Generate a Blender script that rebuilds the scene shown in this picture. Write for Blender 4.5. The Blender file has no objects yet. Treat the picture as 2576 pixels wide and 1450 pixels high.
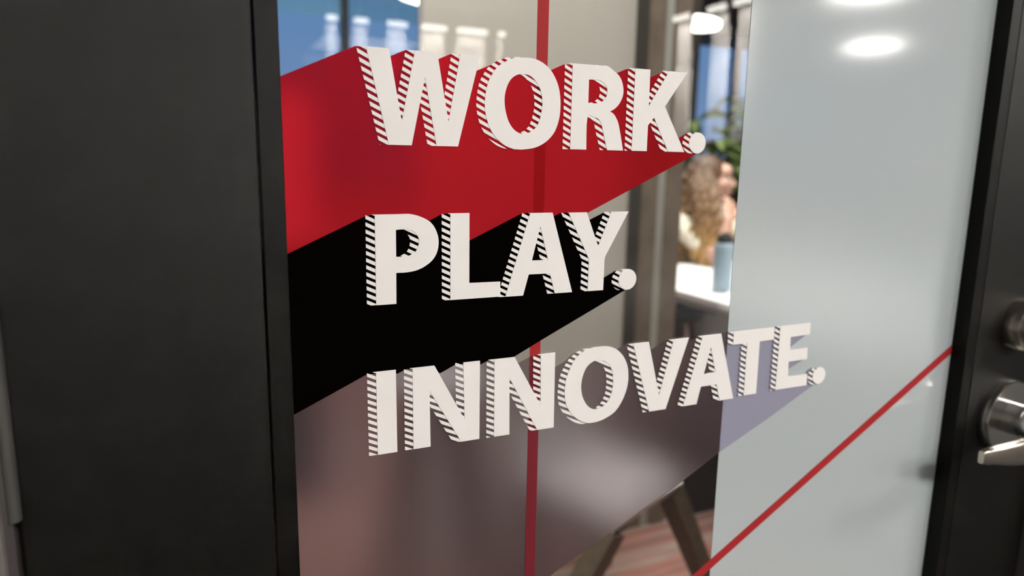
import bpy, bmesh, math, random
from mathutils import Vector, Matrix
from mathutils.geometry import tessellate_polygon
random.seed(7)
S = bpy.context.scene
COL = S.collection

# ---------------------------------------------------------------- camera
CAMX = Vector((0.9090559, -0.41631038, 0.01740799))
CAMD = Vector((-0.05918574, -0.17036727, -0.98360157))
CAMF = Vector((0.4124493, 0.8931185, -0.17951301))
cam = bpy.data.cameras.new('camera')
cam.sensor_width = 36.0
cam.lens = 1783.99 / 2576 * 36.0
cam.clip_start = 0.01
cam.dof.use_dof = True
cam.dof.focus_distance = 0.475
cam.dof.aperture_fstop = 4.8
co = bpy.data.objects.new('camera', cam)
M = Matrix.Identity(4)
for i in range(3):
    M[i][0] = CAMX[i]; M[i][1] = -CAMD[i]; M[i][2] = -CAMF[i]
M[1][3] = -0.44; M[2][3] = 1.22
co.matrix_world = M
COL.objects.link(co)
S.camera = co

# ---------------------------------------------------------------- world, exposure
S.view_settings.view_transform = 'Standard'
S.view_settings.look = 'None'
S.view_settings.gamma = 1.0
S.view_settings.exposure = 0.0
S.view_settings.use_curve_mapping = False
S.cycles.use_denoising = True
S.cycles.caustics_reflective = False
S.cycles.sample_clamp_indirect = 40.0
W = bpy.data.worlds.new('sky'); S.world = W; W.use_nodes = True
wn = W.node_tree.nodes; wl = W.node_tree.links
bg = wn['Background']
tc = wn.new('ShaderNodeTexCoord'); sx = wn.new('ShaderNodeSeparateXYZ'); rp = wn.new('ShaderNodeValToRGB')
wl.new(tc.outputs['Generated'], sx.inputs[0]); wl.new(sx.outputs['Z'], rp.inputs[0]); wl.new(rp.outputs[0], bg.inputs[0])
rp.color_ramp.elements[0].position = 0.0; rp.color_ramp.elements[0].color = (0.22, 0.32, 0.54, 1)
rp.color_ramp.elements[1].position = 0.35; rp.color_ramp.elements[1].color = (0.10, 0.27, 0.56, 1)
bg.inputs[1].default_value = 1.0

def area(name, loc, size, watts, color=(1, 1, 1), rot=(0, 0, 0), sizey=None):
    L = bpy.data.lights.new(name, 'AREA'); L.energy = watts; L.color = color; L.size = size
    if sizey: L.shape = 'RECTANGLE'; L.size_y = sizey
    o = bpy.data.objects.new(name, L); o.location = loc; o.rotation_euler = rot; COL.objects.link(o); return o
area('meeting_table_light', (2.2, 1.75, 2.6), 1.2, 120, (1.0, 0.96, 0.90))
area('inner_room_light', (-1.25, 0.65, 2.6), 0.6, 80, (1.0, 0.96, 0.9))  # added unseen fill for the partition and chairs
area('inner_room_center_light', (0.85, 0.42, 2.6), 0.5, 22, (1.0, 0.96, 0.9))  # second fill, added to brighten the partition
area('window_side_light', (0.9, 4.3, 2.62), 0.5, 12, (1.0, 0.97, 0.93))  # added to brighten the pleated shades from inside
area('inner_room_back_light', (3.0, 4.0, 2.6), 1.0, 24, (1.0, 0.96, 0.9))
LAMP_L = 112.0          # radiance of the round ceiling lamps on the near side

# ---------------------------------------------------------------- materials
def mat(name):
    m = bpy.data.materials.new(name); m.use_nodes = True
    return m, m.node_tree.nodes, m.node_tree.links
def pbr(name, col, rough=0.5, metal=0.0, spec=0.5, noise=None, bump=None, var=0.0, aniso=0.0, coat=0.0):
    m, n, l = mat(name); b = n['Principled BSDF']
    b.inputs['Base Color'].default_value = (*col, 1); b.inputs['Roughness'].default_value = rough
    b.inputs['Metallic'].default_value = metal; b.inputs['Specular IOR Level'].default_value = spec
    if coat: b.inputs['Coat Weight'].default_value = coat; b.inputs['Coat Roughness'].default_value = 0.12
    if aniso: b.inputs['Anisotropic'].default_value = aniso
    if noise:
        t = n.new('ShaderNodeTexCoord'); x = n.new('ShaderNodeTexNoise'); x.inputs['Scale'].default_value = noise
        x.inputs['Detail'].default_value = 4
        l.new(t.outputs['Object'], x.inputs['Vector'])
        if var:
            r = n.new('ShaderNodeValToRGB')
            r.color_ramp.elements[0].position = 0.3; r.color_ramp.elements[1].position = 0.7
            r.color_ramp.elements[0].color = (*[c * (1 - var) for c in col], 1)
            r.color_ramp.elements[1].color = (*[min(1, c * (1 + var)) for c in col], 1)
            l.new(x.outputs[0], r.inputs[0]); l.new(r.outputs[0], b.inputs['Base Color'])
        if bump:
            bp = n.new('ShaderNodeBump'); bp.inputs['Strength'].default_value = bump; bp.inputs['Distance'].default_value = 0.001
            l.new(x.outputs[0], bp.inputs['Height']); l.new(bp.outputs[0], b.inputs['Normal'])
    return m
def emit(name, col, strength):
    m, n, l = mat(name); n.remove(n['Principled BSDF']); e = n.new('ShaderNodeEmission')
    e.inputs[0].default_value = (*col, 1); e.inputs[1].default_value = strength
    l.new(e.outputs[0], n['Material Output'].inputs[0]); return m
def clear_glass(name, tint=(0.93, 0.95, 0.94), ior=1.5):
    m, n, l = mat(name); n.remove(n['Principled BSDF'])
    t = n.new('ShaderNodeBsdfTransparent'); t.inputs[0].default_value = (*tint, 1)
    g = n.new('ShaderNodeBsdfGlossy'); g.inputs['Roughness'].default_value = 0.0
    f0 = n.new('ShaderNodeFresnel'); f0.inputs[0].default_value = ior
    ge = n.new('ShaderNodeNewGeometry'); iv = n.new('ShaderNodeMath'); iv.operation = 'SUBTRACT'; iv.inputs[0].default_value = 1.0; l.new(ge.outputs['Backfacing'], iv.inputs[1])
    f = n.new('ShaderNodeMath'); f.operation = 'MULTIPLY'; f.use_clamp = True; l.new(f0.outputs[0], f.inputs[0]); l.new(iv.outputs[0], f.inputs[1])
    x = n.new('ShaderNodeMixShader'); l.new(f.outputs[0], x.inputs[0]); l.new(t.outputs[0], x.inputs[1]); l.new(g.outputs[0], x.inputs[2])
    l.new(x.outputs[0], n['Material Output'].inputs[0]); return m
def film(name, col, tint, trans, rough, coat_rough=0.1, coat=True, translucent=None, ior=1.3):
    """front face of a vinyl film: pigment + light passing through it, under a smooth varnish"""
    m, n, l = mat(name); n.remove(n['Principled BSDF'])
    d = n.new('ShaderNodeBsdfDiffuse'); d.inputs[0].default_value = (*col, 1); base = d.outputs[0]
    if translucent:
        tr = n.new('ShaderNodeBsdfTranslucent'); tr.inputs[0].default_value = (*translucent, 1)
        a = n.new('ShaderNodeAddShader'); l.new(base, a.inputs[0]); l.new(tr.outputs[0], a.inputs[1]); base = a.outputs[0]
    r = n.new('ShaderNodeBsdfRefraction'); r.inputs['Color'].default_value = (*tint, 1)
    r.inputs['Roughness'].default_value = rough; r.inputs['IOR'].default_value = ior
    x = n.new('ShaderNodeMixShader'); x.inputs[0].default_value = trans
    l.new(base, x.inputs[1]); l.new(r.outputs[0], x.inputs[2]); out = x.outputs[0]
    if coat:
        g = n.new('ShaderNodeBsdfGlossy'); g.inputs['Roughness'].default_value = coat_rough
        f = n.new('ShaderNodeFresnel'); f.inputs[0].default_value = 1.42
        y = n.new('ShaderNodeMixShader'); l.new(f.outputs[0], y.inputs[0]); l.new(out, y.inputs[1]); l.new(g.outputs[0], y.inputs[2]); out = y.outputs[0]
    l.new(out, n['Material Output'].inputs[0]); return m
def film_back(name, rough, ior=1.3):
    m, n, l = mat(name); n.remove(n['Principled BSDF'])
    r = n.new('ShaderNodeBsdfRefraction'); r.inputs['Roughness'].default_value = rough; r.inputs['IOR'].default_value = ior
    l.new(r.outputs[0], n['Material Output'].inputs[0]); return m

BRONZE = pbr('bronze_powder_coat', (0.0030, 0.0024, 0.0018), 0.36, 0, 0.21, noise=2200, bump=0.35, var=0.25)
BEAD = pbr('bronze_bead', (0.0030, 0.0024, 0.0018), 0.36, 0, 0.13, noise=2200, bump=0.3, var=0.2)
GROOVE = pbr('groove_black', (0.004, 0.004, 0.004), 0.8)
GLASS = clear_glass('clear_glass', ior=1.75)
WINGLASS = clear_glass('window_glass', (0.96, 0.98, 1.0), 1.2)
WHITEV = pbr('white_vinyl', (0.80, 0.765, 0.735), 0.5, 0, 0.25, noise=40, var=0.02)
FBACK = film_back('film_back', 0.25)
BLACKF = pbr('black_film', (0.0012, 0.0006, 0.0006), 0.6, 0, 0.0)
TAPE = pbr('red_tape', (0.33, 0.022, 0.024), 0.55, 0, 0.1)
STEEL = pbr('satin_chrome', (0.62, 0.60, 0.57), 0.22, 1.0, noise=200, var=0.04)
NICKEL = pbr('satin_nickel', (0.56, 0.50, 0.43), 0.26, 1.0, noise=200, var=0.04)
JAMB = pbr('taupe_frame_paint', (0.10, 0.088, 0.082), 0.6, noise=30, var=0.06)
HINGE = pbr('dark_hinge_metal', (0.10, 0.095, 0.09), 0.4, 0.6)
GREYWALL = pbr('grey_wall_paint', (0.21, 0.20, 0.195), 0.8, noise=3, var=0.04)
LIGHTWALL = pbr('pale_wall_paint', (0.55, 0.54, 0.52), 0.8, noise=3, var=0.03)
DARKCEIL = pbr('charcoal_ceiling', (0.05, 0.045, 0.045), 0.8, noise=6, var=0.1)
CORFLOOR = pbr('grey_corridor_carpet', (0.018, 0.017, 0.016), 0.9, noise=60, var=0.2)
PANEL = pbr('grey_partition_panel', (0.58, 0.54, 0.49), 0.35, 0, 0.4, noise=1.5, var=0.05)
DARKPOST = pbr('dark_post', (0.045, 0.038, 0.032), 0.5)
WALNUT = pbr('walnut_frame', (0.19, 0.145, 0.11), 0.5, noise=14, var=0.18)
SEAL = pbr('pale_grey_edge', (0.55, 0.55, 0.51), 0.4)
MULLION = pbr('dark_mullion', (0.03, 0.03, 0.035), 0.5)
SILL = pbr('white_sill', (0.7, 0.7, 0.68), 0.5)
def shade_cloth():
    m, n, l = mat('pale_blue_shade'); n.remove(n['Principled BSDF'])
    d = n.new('ShaderNodeBsdfDiffuse'); d.inputs[0].default_value = (0.45, 0.72, 0.86, 1); t = n.new('ShaderNodeBsdfTransparent'); t.inputs[0].default_value = (0.9, 1.0, 1.0, 1)
    x = n.new('ShaderNodeMixShader'); x.inputs[0].default_value = 0.72; l.new(d.outputs[0], x.inputs[1]); l.new(t.outputs[0], x.inputs[2]); l.new(x.outputs[0], n['Material Output'].inputs[0]); return m
SHADEM = shade_cloth()
CABW = pbr('white_laminate', (0.85, 0.84, 0.82), 0.45)
TABLEW = pbr('white_table_laminate', (0.82, 0.81, 0.80), 0.35)
EDGE = pbr('grey_table_edge', (0.20, 0.185, 0.18), 0.5)
BLACKM = pbr('black_laminate', (0.012, 0.010, 0.010), 0.5)
LEGGREY = pbr('grey_table_leg', (0.13, 0.12, 0.12), 0.5)
SHELL = pbr('white_shell', (0.60, 0.58, 0.55), 0.35)
TIMBER = pbr('brown_timber', (0.085, 0.060, 0.035), 0.5, noise=30, var=0.25)
SKIN = pbr('skin', (0.42, 0.235, 0.175), 0.5, noise=20, var=0.04)
LIPS = pbr('lips', (0.48, 0.16, 0.14), 0.4)
EYEW = pbr('eye_white', (0.75, 0.72, 0.7), 0.3)
EYED = pbr('iris_brown', (0.03, 0.018, 0.012), 0.3)
CREAM = pbr('cream_cloth', (0.74, 0.66, 0.54), 0.85, noise=60, var=0.05)
SHORTS = pbr('dark_cloth', (0.02, 0.02, 0.025), 0.9)
BOTTLE = pbr('pale_blue_enamel', (0.36, 0.47, 0.55), 0.4)
LID = pbr('charcoal_plastic', (0.025, 0.025, 0.025), 0.5)
PAPER = pbr('white_paper', (0.72, 0.74, 0.80), 0.7)
LEAF = pbr('leaf_green', (0.17, 0.24, 0.07), 0.5, noise=8, var=0.5)
STEM = pbr('stem_brown', (0.10, 0.07, 0.04), 0.7)
POT = pbr('grey_pot', (0.25, 0.25, 0.25), 0.6)
NAVY = pbr('navy_fabric', (0.022, 0.032, 0.075), 0.9)
LAMPW = emit('lamp_white', (1.0, 0.97, 0.92), 6.0)
DISC = emit('lamp_diffuser', (1.0, 0.965, 0.925), LAMP_L)
TUBE = emit('tube_diffuser', (1.0, 0.96, 0.88), 14.0)
RIM = pbr('lamp_rim', (0.6, 0.6, 0.6), 0.4)

PURF = film('purple_film', (0.082, 0.058, 0.062), (0.80, 0.74, 0.80), 0.48, 0.30, coat=False)
OVERTAPE = pbr('dark_red_overlap', (0.145, 0.014, 0.021), 0.5, 0, 0.15)
LAVENDER = pbr('lavender_film', (0.255, 0.245, 0.315), 0.5, 0, 0.25)
FROST = film('frosted_film', (0.455, 0.50, 0.505), (0.90, 0.93, 0.94), 0.17, 0.45, coat_rough=0.09)
REDF = film('red_film', (0.335, 0.011, 0.015), (1.0, 0.030, 0.060), 0.42, 0.30, coat=False)

# striped carpet: planks of red, taupe and beige yarn running along one direction
def carpet():
    m, n, l = mat('striped_carpet'); b = n['Principled BSDF']; b.inputs['Roughness'].default_value = 0.95
    t = n.new('ShaderNodeTexCoord'); mp = n.new('ShaderNodeMapping'); mp.inputs['Rotation'].default_value = (0, 0, 0.0)
    mp.inputs['Scale'].default_value = (1.3, 19.0, 1.0)
    x = n.new('ShaderNodeTexNoise'); x.inputs['Scale'].default_value = 1.0; x.inputs['Detail'].default_value = 3; x.inputs['Roughness'].default_value = 0.6
    r = n.new('ShaderNodeValToRGB'); e = r.color_ramp.elements
    e[0].position = 0.30; e[0].color = (0.13, 0.11, 0.095, 1); e[1].position = 0.72; e[1].color = (0.46, 0.38, 0.32, 1)
    for p, c in ((0.42, (0.24, 0.105, 0.085, 1)), (0.50, (0.32, 0.145, 0.115, 1)), (0.58, (0.24, 0.18, 0.155, 1))):
        q = e.new(p); q.color = c
    l.new(t.outputs['Object'], mp.inputs[0]); l.new(mp.outputs[0], x.inputs['Vector']); l.new(x.outputs[0], r.inputs[0]); l.new(r.outputs[0], b.inputs['Base Color'])
    return m
CARPET = carpet()
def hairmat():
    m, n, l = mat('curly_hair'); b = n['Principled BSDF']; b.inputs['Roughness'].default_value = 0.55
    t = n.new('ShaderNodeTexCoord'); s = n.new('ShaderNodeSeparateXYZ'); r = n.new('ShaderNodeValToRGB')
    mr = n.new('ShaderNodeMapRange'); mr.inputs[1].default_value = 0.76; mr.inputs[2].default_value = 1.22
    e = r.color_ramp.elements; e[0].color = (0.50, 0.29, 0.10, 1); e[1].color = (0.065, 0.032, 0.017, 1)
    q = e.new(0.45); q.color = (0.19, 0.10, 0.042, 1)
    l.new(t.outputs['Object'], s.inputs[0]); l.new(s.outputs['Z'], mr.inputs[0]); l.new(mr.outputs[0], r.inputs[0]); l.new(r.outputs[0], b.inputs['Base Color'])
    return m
HAIR = hairmat()

# ---------------------------------------------------------------- helpers
def tag(o, label=None, cat=None, group=None, kind=None):
    if label: o['label'] = label
    if cat: o['category'] = cat
    if group: o['group'] = group
    if kind: o['kind'] = kind
    return o
def link(name, me, m, parent=None, loc=None):
    o = bpy.data.objects.new(name, me); COL.objects.link(o)
    for x in (m if isinstance(m, (list, tuple)) else [m]): me.materials.append(x)
    if parent: o.parent = parent
    if loc: o.location = loc
    return o
def empty(name, loc=(0, 0, 0), rz=0.0):
    o = bpy.data.objects.new(name, None); o.location = loc; o.rotation_euler = (0, 0, rz); o.empty_display_size = 0.05; COL.objects.link(o); return o
def done(name, bm, m, parent=None, loc=None, smooth=False):
    me = bpy.data.meshes.new(name); bmesh.ops.recalc_face_normals(bm, faces=bm.faces[:]); bm.to_mesh(me); bm.free()
    if smooth:
        for p in me.polygons: p.use_smooth = True
        try: me.set_sharp_from_angle(angle=math.radians(40))
        except Exception: pass
    return link(name, me, m, parent, loc)
def bbox(bm, lo, hi, bevel=0.0):
    vs = [bm.verts.new((x, y, z)) for x in (lo[0], hi[0]) for y in (lo[1], hi[1]) for z in (lo[2], hi[2])]
    fs = [(0, 1, 3, 2), (4, 6, 7, 5), (0, 4, 5, 1), (2, 3, 7, 6), (0, 2, 6, 4), (1, 5, 7, 3)]
    nf = [bm.faces.new([vs[i] for i in f]) for f in fs]
    if bevel:
        es = list({e for f in nf for e in f.edges})
        bmesh.ops.bevel(bm, geom=es, offset=bevel, segments=2, affect='EDGES', profile=0.5)
def box(name, lo, hi, m, parent=None, bevel=0.0):
    bm = bmesh.new(); bbox(bm, lo, hi, bevel); return done(name, bm, m, parent)
def prism(bm, a, b, ra, rb, seg=10, up=None, square=False):
    """tapered bar or rod from a to b"""
    a, b = Vector(a), Vector(b); d = (b - a).normalized()
    u = Vector(up) if up else (Vector((0, 0, 1)) if abs(d.z) < 0.95 else Vector((1, 0, 0)))
    u = (u - u.dot(d) * d).normalized(); v = d.cross(u)
    if square: seg = 4
    off = math.pi / 4 if square else 0
    r0 = [bm.verts.new(a + (u * math.cos(off + 2 * math.pi * i / seg) + v * math.sin(off + 2 * math.pi * i / seg)) * ra) for i in range(seg)]
    r1 = [bm.verts.new(b + (u * math.cos(off + 2 * math.pi * i / seg) + v * math.sin(off + 2 * math.pi * i / seg)) * rb) for i in range(seg)]
    for i in range(seg): bm.faces.new((r0[i], r0[(i + 1) % seg], r1[(i + 1) % seg], r1[i]))
    bm.faces.new(r0[::-1]); bm.faces.new(r1)
def lathe(bm, prof, seg=40, axis='z', closed=True):
    """prof: list of (r, h). axis 'z' = upright, '-y' = towards the near side"""
    rings = []
    for r, h in prof:
        ring = []
        for i in range(seg):
            a = 2 * math.pi * i / seg
            p = (r * math.cos(a), r * math.sin(a), h) if axis == 'z' else (r * math.cos(a), -h, r * math.sin(a))
            ring.append(bm.verts.new(p))
        rings.append(ring)
    for k in range(len(rings) - 1):
        for i in range(seg):
            bm.faces.new((rings[k][i], rings[k][(i + 1) % seg], rings[k + 1][(i + 1) % seg], rings[k + 1][i]))
    if closed: bm.faces.new(rings[0][::-1]); bm.faces.new(rings[-1])
def tube(bm, pts, rad, seg=8):
    pts = [Vector(p) for p in pts]; prev = None; n = len(pts)
    for i, p in enumerate(pts):
        d = (pts[min(i + 1, n - 1)] - pts[max(i - 1, 0)]).normalized()
        u = Vector((0.3, 0.9, 0.2)); u = (u - u.dot(d) * d).normalized(); v = d.cross(u)
        r = rad(i / (n - 1)) if callable(rad) else rad
        ring = [bm.verts.new(p + (u * math.cos(2 * math.pi * k / seg) + v * math.sin(2 * math.pi * k / seg)) * r) for k in range(seg)]
        if prev:
            for k in range(seg): bm.faces.new((prev[k], prev[(k + 1) % seg], ring[(k + 1) % seg], ring[k]))
        else: bm.faces.new(ring[::-1])
        prev = ring
    bm.faces.new(prev)

# ================================================================ the setting: two rooms and the wall between them
def struct(name, lo, hi, m):
    return tag(box(name, lo, hi, m), kind='structure')
def struct_cut(name, boxes, m):
    bm = bmesh.new()
    for lo, hi in boxes: bbox(bm, lo, hi)
    return tag(done(name, bm, m), kind='structure')
X0, X1, YB, YF, ZC = -2.2, 9.6, -9.2, 5.3, 2.75
fl = struct('floor', (X0, 0.05, -0.05), (X1, YF, 0.0), CARPET)
struct('floor_near', (X0, YB, -0.05), (X1, 0.05, 0.0), CORFLOOR)
struct('ceiling', (X0, 0.05, ZC), (X1, YF, ZC + 0.06), DARKCEIL)
struct('ceiling_near', (X0, YB, ZC), (X1, 0.05, ZC + 0.06), GREYWALL)
struct_cut('wall_front', [((X0, -0.012, 0), (-0.146, 0.09, ZC)), ((0.886, -0.012, 0), (X1, 0.09, ZC)), ((-0.146, -0.012, 2.09), (0.886, 0.09, ZC))], GREYWALL)
struct('wall_near', (X0, YB - 0.1, 0), (X1, YB, ZC), GREYWALL)
struct('wall_left', (X0 - 0.1, YB, 0), (X0, YF, ZC), GREYWALL)
struct('wall_right', (X1, YB, 0), (X1 + 0.1, YF, ZC), GREYWALL)
# back wall with a ribbon of windows
WZ0, WZ1 = 0.95, 2.64
struct_cut('wall_back', [((X0, YF, 0), (X1, YF + 0.12, WZ0)), ((X0, YF, WZ1), (X1, YF + 0.12, ZC)), ((X0, YF, WZ0), (-1.2, YF + 0.12, WZ1)), ((7.2, YF, WZ0), (X1, YF + 0.12, WZ1))], LIGHTWALL)
mul = [-1.2, 0.0, 1.20, 1.83, 3.05, 4.02, 5.08, 6.2, 7.2]
for i in range(len(mul) - 1):
    w = tag(empty('window_%d' % (i + 1), ((mul[i] + mul[i + 1]) / 2, YF, WZ0)), kind='structure')
    hw = (mul[i + 1] - mul[i]) / 2; hh = WZ1 - WZ0
    bm = bmesh.new(); t = 0.028
    for lo, hi in (((-hw, -.02, 0), (-hw + t, .06, hh)), ((hw - t, -.02, 0), (hw, .06, hh)), ((-hw + t, -.02, 0), (hw - t, .06, t)), ((-hw + t, -.02, hh - t), (hw - t, .06, hh))): bbox(bm, lo, hi)
    done('window_frame', bm, MULLION, w)
    box('pane', (-hw + t, .02, t), (hw - t, .026, hh - t), WINGLASS, w)
struct('trim_1', (-1.2, YF - 0.10, WZ0 - 0.04), (7.2, YF, WZ0), SILL)
struct('trim_2', (3.10, YF - 0.55, 2.32), (7.3, YF - 0.02, ZC), DARKCEIL)        # dark bulkhead over the right windows
# pleated shades along the top of two panes
for x0, x1, lab in ((0.03, 1.17, 'pale blue pleated shade across the top of the leftmost window pane'),
                    (1.23, 1.80, 'pale blue pleated shade across the narrow window right of the mullion')):
    bm = bmesh.new(); n = 40; z0, z1 = 2.25, 2.60; prev = None
    for i in range(n * 2 + 1):
        x = x0 + (x1 - x0) * i / (n * 2); y = -0.035 - 0.018 * (i % 2)
        a = (bm.verts.new((x, y, z0)), bm.verts.new((x, y, z1)), bm.verts.new((x, y + 0.004, z0)), bm.verts.new((x, y + 0.004, z1)))
        if prev:
            bm.faces.new((prev[0], a[0], a[1], prev[1])); bm.faces.new((prev[2], prev[3], a[3], a[2]))
            bm.faces.new((prev[0], prev[2], a[2], a[0])); bm.faces.new((prev[1], a[1], a[3], prev[3]))
        else: bm.faces.new((a[0], a[1], a[3], a[2]))
        prev = a
    bm.faces.new((prev[0], prev[2], prev[3], prev[1]))
    s = empty('window_shade', (0, YF, 0)); tag(s, lab, 'window shade')
    done('pleated_cloth', bm, SHADEM, s)
    box('head_rail', (x0, -0.06, 2.59), (x1, -0.022, 2.63), MULLION, s)

# the inner partition and its frame
struct('wall_middle', (0.585, 1.40, 0.0), (1.237, 1.44, ZC), PANEL)
struct('trim_3', (1.237, 1.385, 0), (1.273, 1.455, ZC), DARKPOST)
struct('trim_4', (1.273, 1.39, 0), (1.338, 1.45, ZC), WALNUT)
struct('trim_5', (1.338, 1.40, 0), (1.372, 1.44, ZC), SEAL)
struct('trim_6', (1.372, 1.385, 0), (1.428, 1.455, ZC), WALNUT)
struct('wall_column', (3.40, 4.0, 0), (3.56, 4.2, ZC), DARKPOST)

# ================================================================ the door
D0, D1 = -0.090, 0.8315          # door edges
GX0, GX1, GZ0, GZ1 = 0.0525, 0.6876, 0.26, 1.90
FY = -0.015                      # front face of the stiles
# door casing around the opening
cz = tag(empty('trim_7', (0, 0, 0)), kind='structure')
box('casing_side', (-0.146, -0.035, 0), (-0.0935, 0.10, 2.09), JAMB, cz, 0.003)
box('casing_side', (0.835, -0.035, 0), (0.886, 0.10, 2.09), JAMB, cz, 0.003)
box('casing_head', (-0.0935, -0.035, 2.046), (0.835, 0.10, 2.09), JAMB, cz, 0.003)
door = tag(empty('door_1', (D0, 0, 0)), kind='structure')
def dpart(name, lo, hi, m, bevel=0.0006, parent=None):
    o = box(name, (lo[0] - D0, lo[1], lo[2]), (hi[0] - D0, hi[1], hi[2]), m, door, bevel); return o
BX0, BX1 = 0.0395, 0.7013        # outer edges of the glazing beads
g = 0.0010                       # reveal between bead and stile
dpart('stile', (D0, FY, 0.012), (BX0 - g, 0.030, 2.043), BRONZE, 0.0012)
dpart('stile', (BX1 + g, FY, 0.012), (D1, 0.030, 2.043), BRONZE, 0.0012)
dpart('rail', (BX0 - g, FY, 0.012), (BX1 + g, 0.030, GZ0 - 0.014), BRONZE)
dpart('rail', (BX0 - g, FY, GZ1 + 0.014), (BX1 + g, 0.030, 2.043), BRONZE)
for nm, y0, y1 in (('glazing_bead', FY, -0.0001), ('rear_glazing_bead', 0.0061, 0.022)):
    dpart(nm, (BX0, y0, GZ0 - 0.013), (GX0, y1, GZ1 + 0.013), BEAD)
    dpart(nm, (GX1, y0, GZ0 - 0.013), (BX1, y1, GZ1 + 0.013), BEAD)
    dpart(nm, (GX0, y0, GZ0 - 0.013), (GX1, y1, GZ0), BEAD)
    dpart(nm, (GX0, y0, GZ1), (GX1, y1, GZ1 + 0.013), BEAD)
dpart('glass_pane', (GX0 - 0.008, 0.0, GZ0 - 0.008), (GX1 + 0.008, 0.006, GZ1 + 0.008), GLASS, 0)
# hinge at the left edge
hg = empty('hinge', (-0.0918 - D0, -0.0185, 1.028)); hg.parent = door
bm = bmesh.new(); prism(bm, (0, 0, 0), (0, 0, 0.114), 0.0042, 0.0042, 14); done('hinge_knuckle', bm, HINGE, hg, smooth=True)

# lever handle: rose, neck, drooping flat lever
LH = empty('lever_handle', (0.7598 - D0, FY, 0.967)); LH.parent = door
bm = bmesh.new(); lathe(bm, [(0.0385, 0), (0.0385, 0.0025), (0.0378, 0.0088), (0.0368, 0.0100), (0.0170, 0.0102)], 64, '-y'); done('rose', bm, STEEL, LH, smooth=True)
bm = bmesh.new(); lathe(bm, [(0.0165, 0.009), (0.0165, 0.026), (0.0152, 0.0265), (0.0152, 0.0285), (0.0165, 0.029), (0.0165, 0.048), (0.0150, 0.050)], 40, '-y'); done('neck', bm, STEEL, LH, smooth=True)
bm = bmesh.new(); prev = None
NS = 22
def lerp3(u, k):
    for (u0, v0), (u1, v1) in zip(k, k[1:]):
        if u <= u1:
            t = (u - u0) / (u1 - u0); t = t * t * (3 - 2 * t); return v0 + (v1 - v0) * t
    return k[-1][1]
for i in range(NS + 1):
    u = i / NS; x = 0.017 - 0.115 * u
    top = lerp3(u, [(0, 0.0150), (0.14, 0.0140), (0.50, -0.0045), (1, -0.0062)]); bot = lerp3(u, [(0, -0.0160), (0.14, -0.0200), (0.45, -0.0290), (1, -0.0215)])
    th = 0.0055 - 0.0015 * u; yc = -0.0430 - 0.003 * math.sin(u * math.pi)
    if i == NS: top -= 0.0015; bot += 0.0015; th *= 0.7
    hz, zm = (top - bot) / 2, (top + bot) / 2; ring = []
    for k in range(16):
        an = 2 * math.pi * k / 16; c, s_ = math.cos(an), math.sin(an)
        ring.append(bm.verts.new((x, yc + th * math.copysign(abs(c) ** 0.45, c), zm + hz * math.copysign(abs(s_) ** 0.45, s_))))
    if prev:
        for k in range(16): bm.faces.new((prev[k], prev[(k + 1) % 16], ring[(k + 1) % 16], ring[k]))
    else: bm.faces.new(ring[::-1])
    prev = ring
bm.faces.new(prev)
done('lever', bm, NICKEL, LH, smooth=True)
DB = empty('deadbolt', (0.7650 - D0, FY, 1.063)); DB.parent = door
bm = bmesh.new(); lathe(bm, [(0.0268, 0), (0.0268, 0.0015), (0.0256, 0.0150), (0.0246, 0.0162), (0.0190, 0.0164)], 56, '-y'); done('collar', bm, NICKEL, DB, smooth=True)
bm = bmesh.new(); lathe(bm, [(0.0180, 0.010), (0.0180, 0.0225), (0.0170, 0.0235)], 40, '-y'); done('cylinder_plug', bm, STEEL, DB, smooth=True)
box('keyway', (-0.0012, -0.0240, -0.006), (0.0012, -0.0232, 0.006), GROOVE, DB)

# ================================================================ films and lettering on the pane (millimetres in the plane of the glass)
def poly_solid(bm, loops, y0, y1, mi_front=0, mi_rest=0):
    """filled outline (first loop outer, others holes) between y0 (front) and y1 (back)"""
    tri = tessellate_polygon([[Vector((x, z, 0)) for x, z in lp] for lp in loops])
    flat = [p for lp in loops for p in lp]
    vf = [bm.verts.new((x / 1000, y0, z / 1000)) for x, z in flat]
    vb = [bm.verts.new((x / 1000, y1, z / 1000)) for x, z in flat]
    for a, b, c in tri:
        pa, pb, pc = flat[a], flat[b], flat[c]
        if (pb[0] - pa[0]) * (pc[1] - pa[1]) - (pb[1] - pa[1]) * (pc[0] - pa[0]) < 0: b, c = c, b
        try:
            f = bm.faces.new((vf[a], vf[b], vf[c])); f.material_index = mi_front
            f = bm.faces.new((vb[a], vb[c], vb[b])); f.material_index = mi_rest
        except ValueError: pass
    k = 0
    for lp in loops:
        n = len(lp); ar = sum(lp[i][0] * lp[(i + 1) % n][1] - lp[(i + 1) % n][0] * lp[i][1] for i in range(n))
        for i in range(n):
            a, b = k + i, k + (i + 1) % n
            q = (vf[b], vf[a], vb[a], vb[b]) if True else None
            try: f = bm.faces.new(q); f.material_index = mi_rest
            except ValueError: pass
        k += n
def flat_obj(name, loops, y0, y1, m, parent=None, org=(0, 0, 0)):
    bm = bmesh.new(); poly_solid(bm, loops, y0, y1, 0, 1 if isinstance(m, list) else 0)
    for v in bm.verts: v.co -= Vector(org)
    me = bpy.data.meshes.new(name); bmesh.ops.recalc_face_normals(bm, faces=bm.faces[:]); bm.to_mesh(me); bm.free()
    return link(name, me, m, parent)
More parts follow.
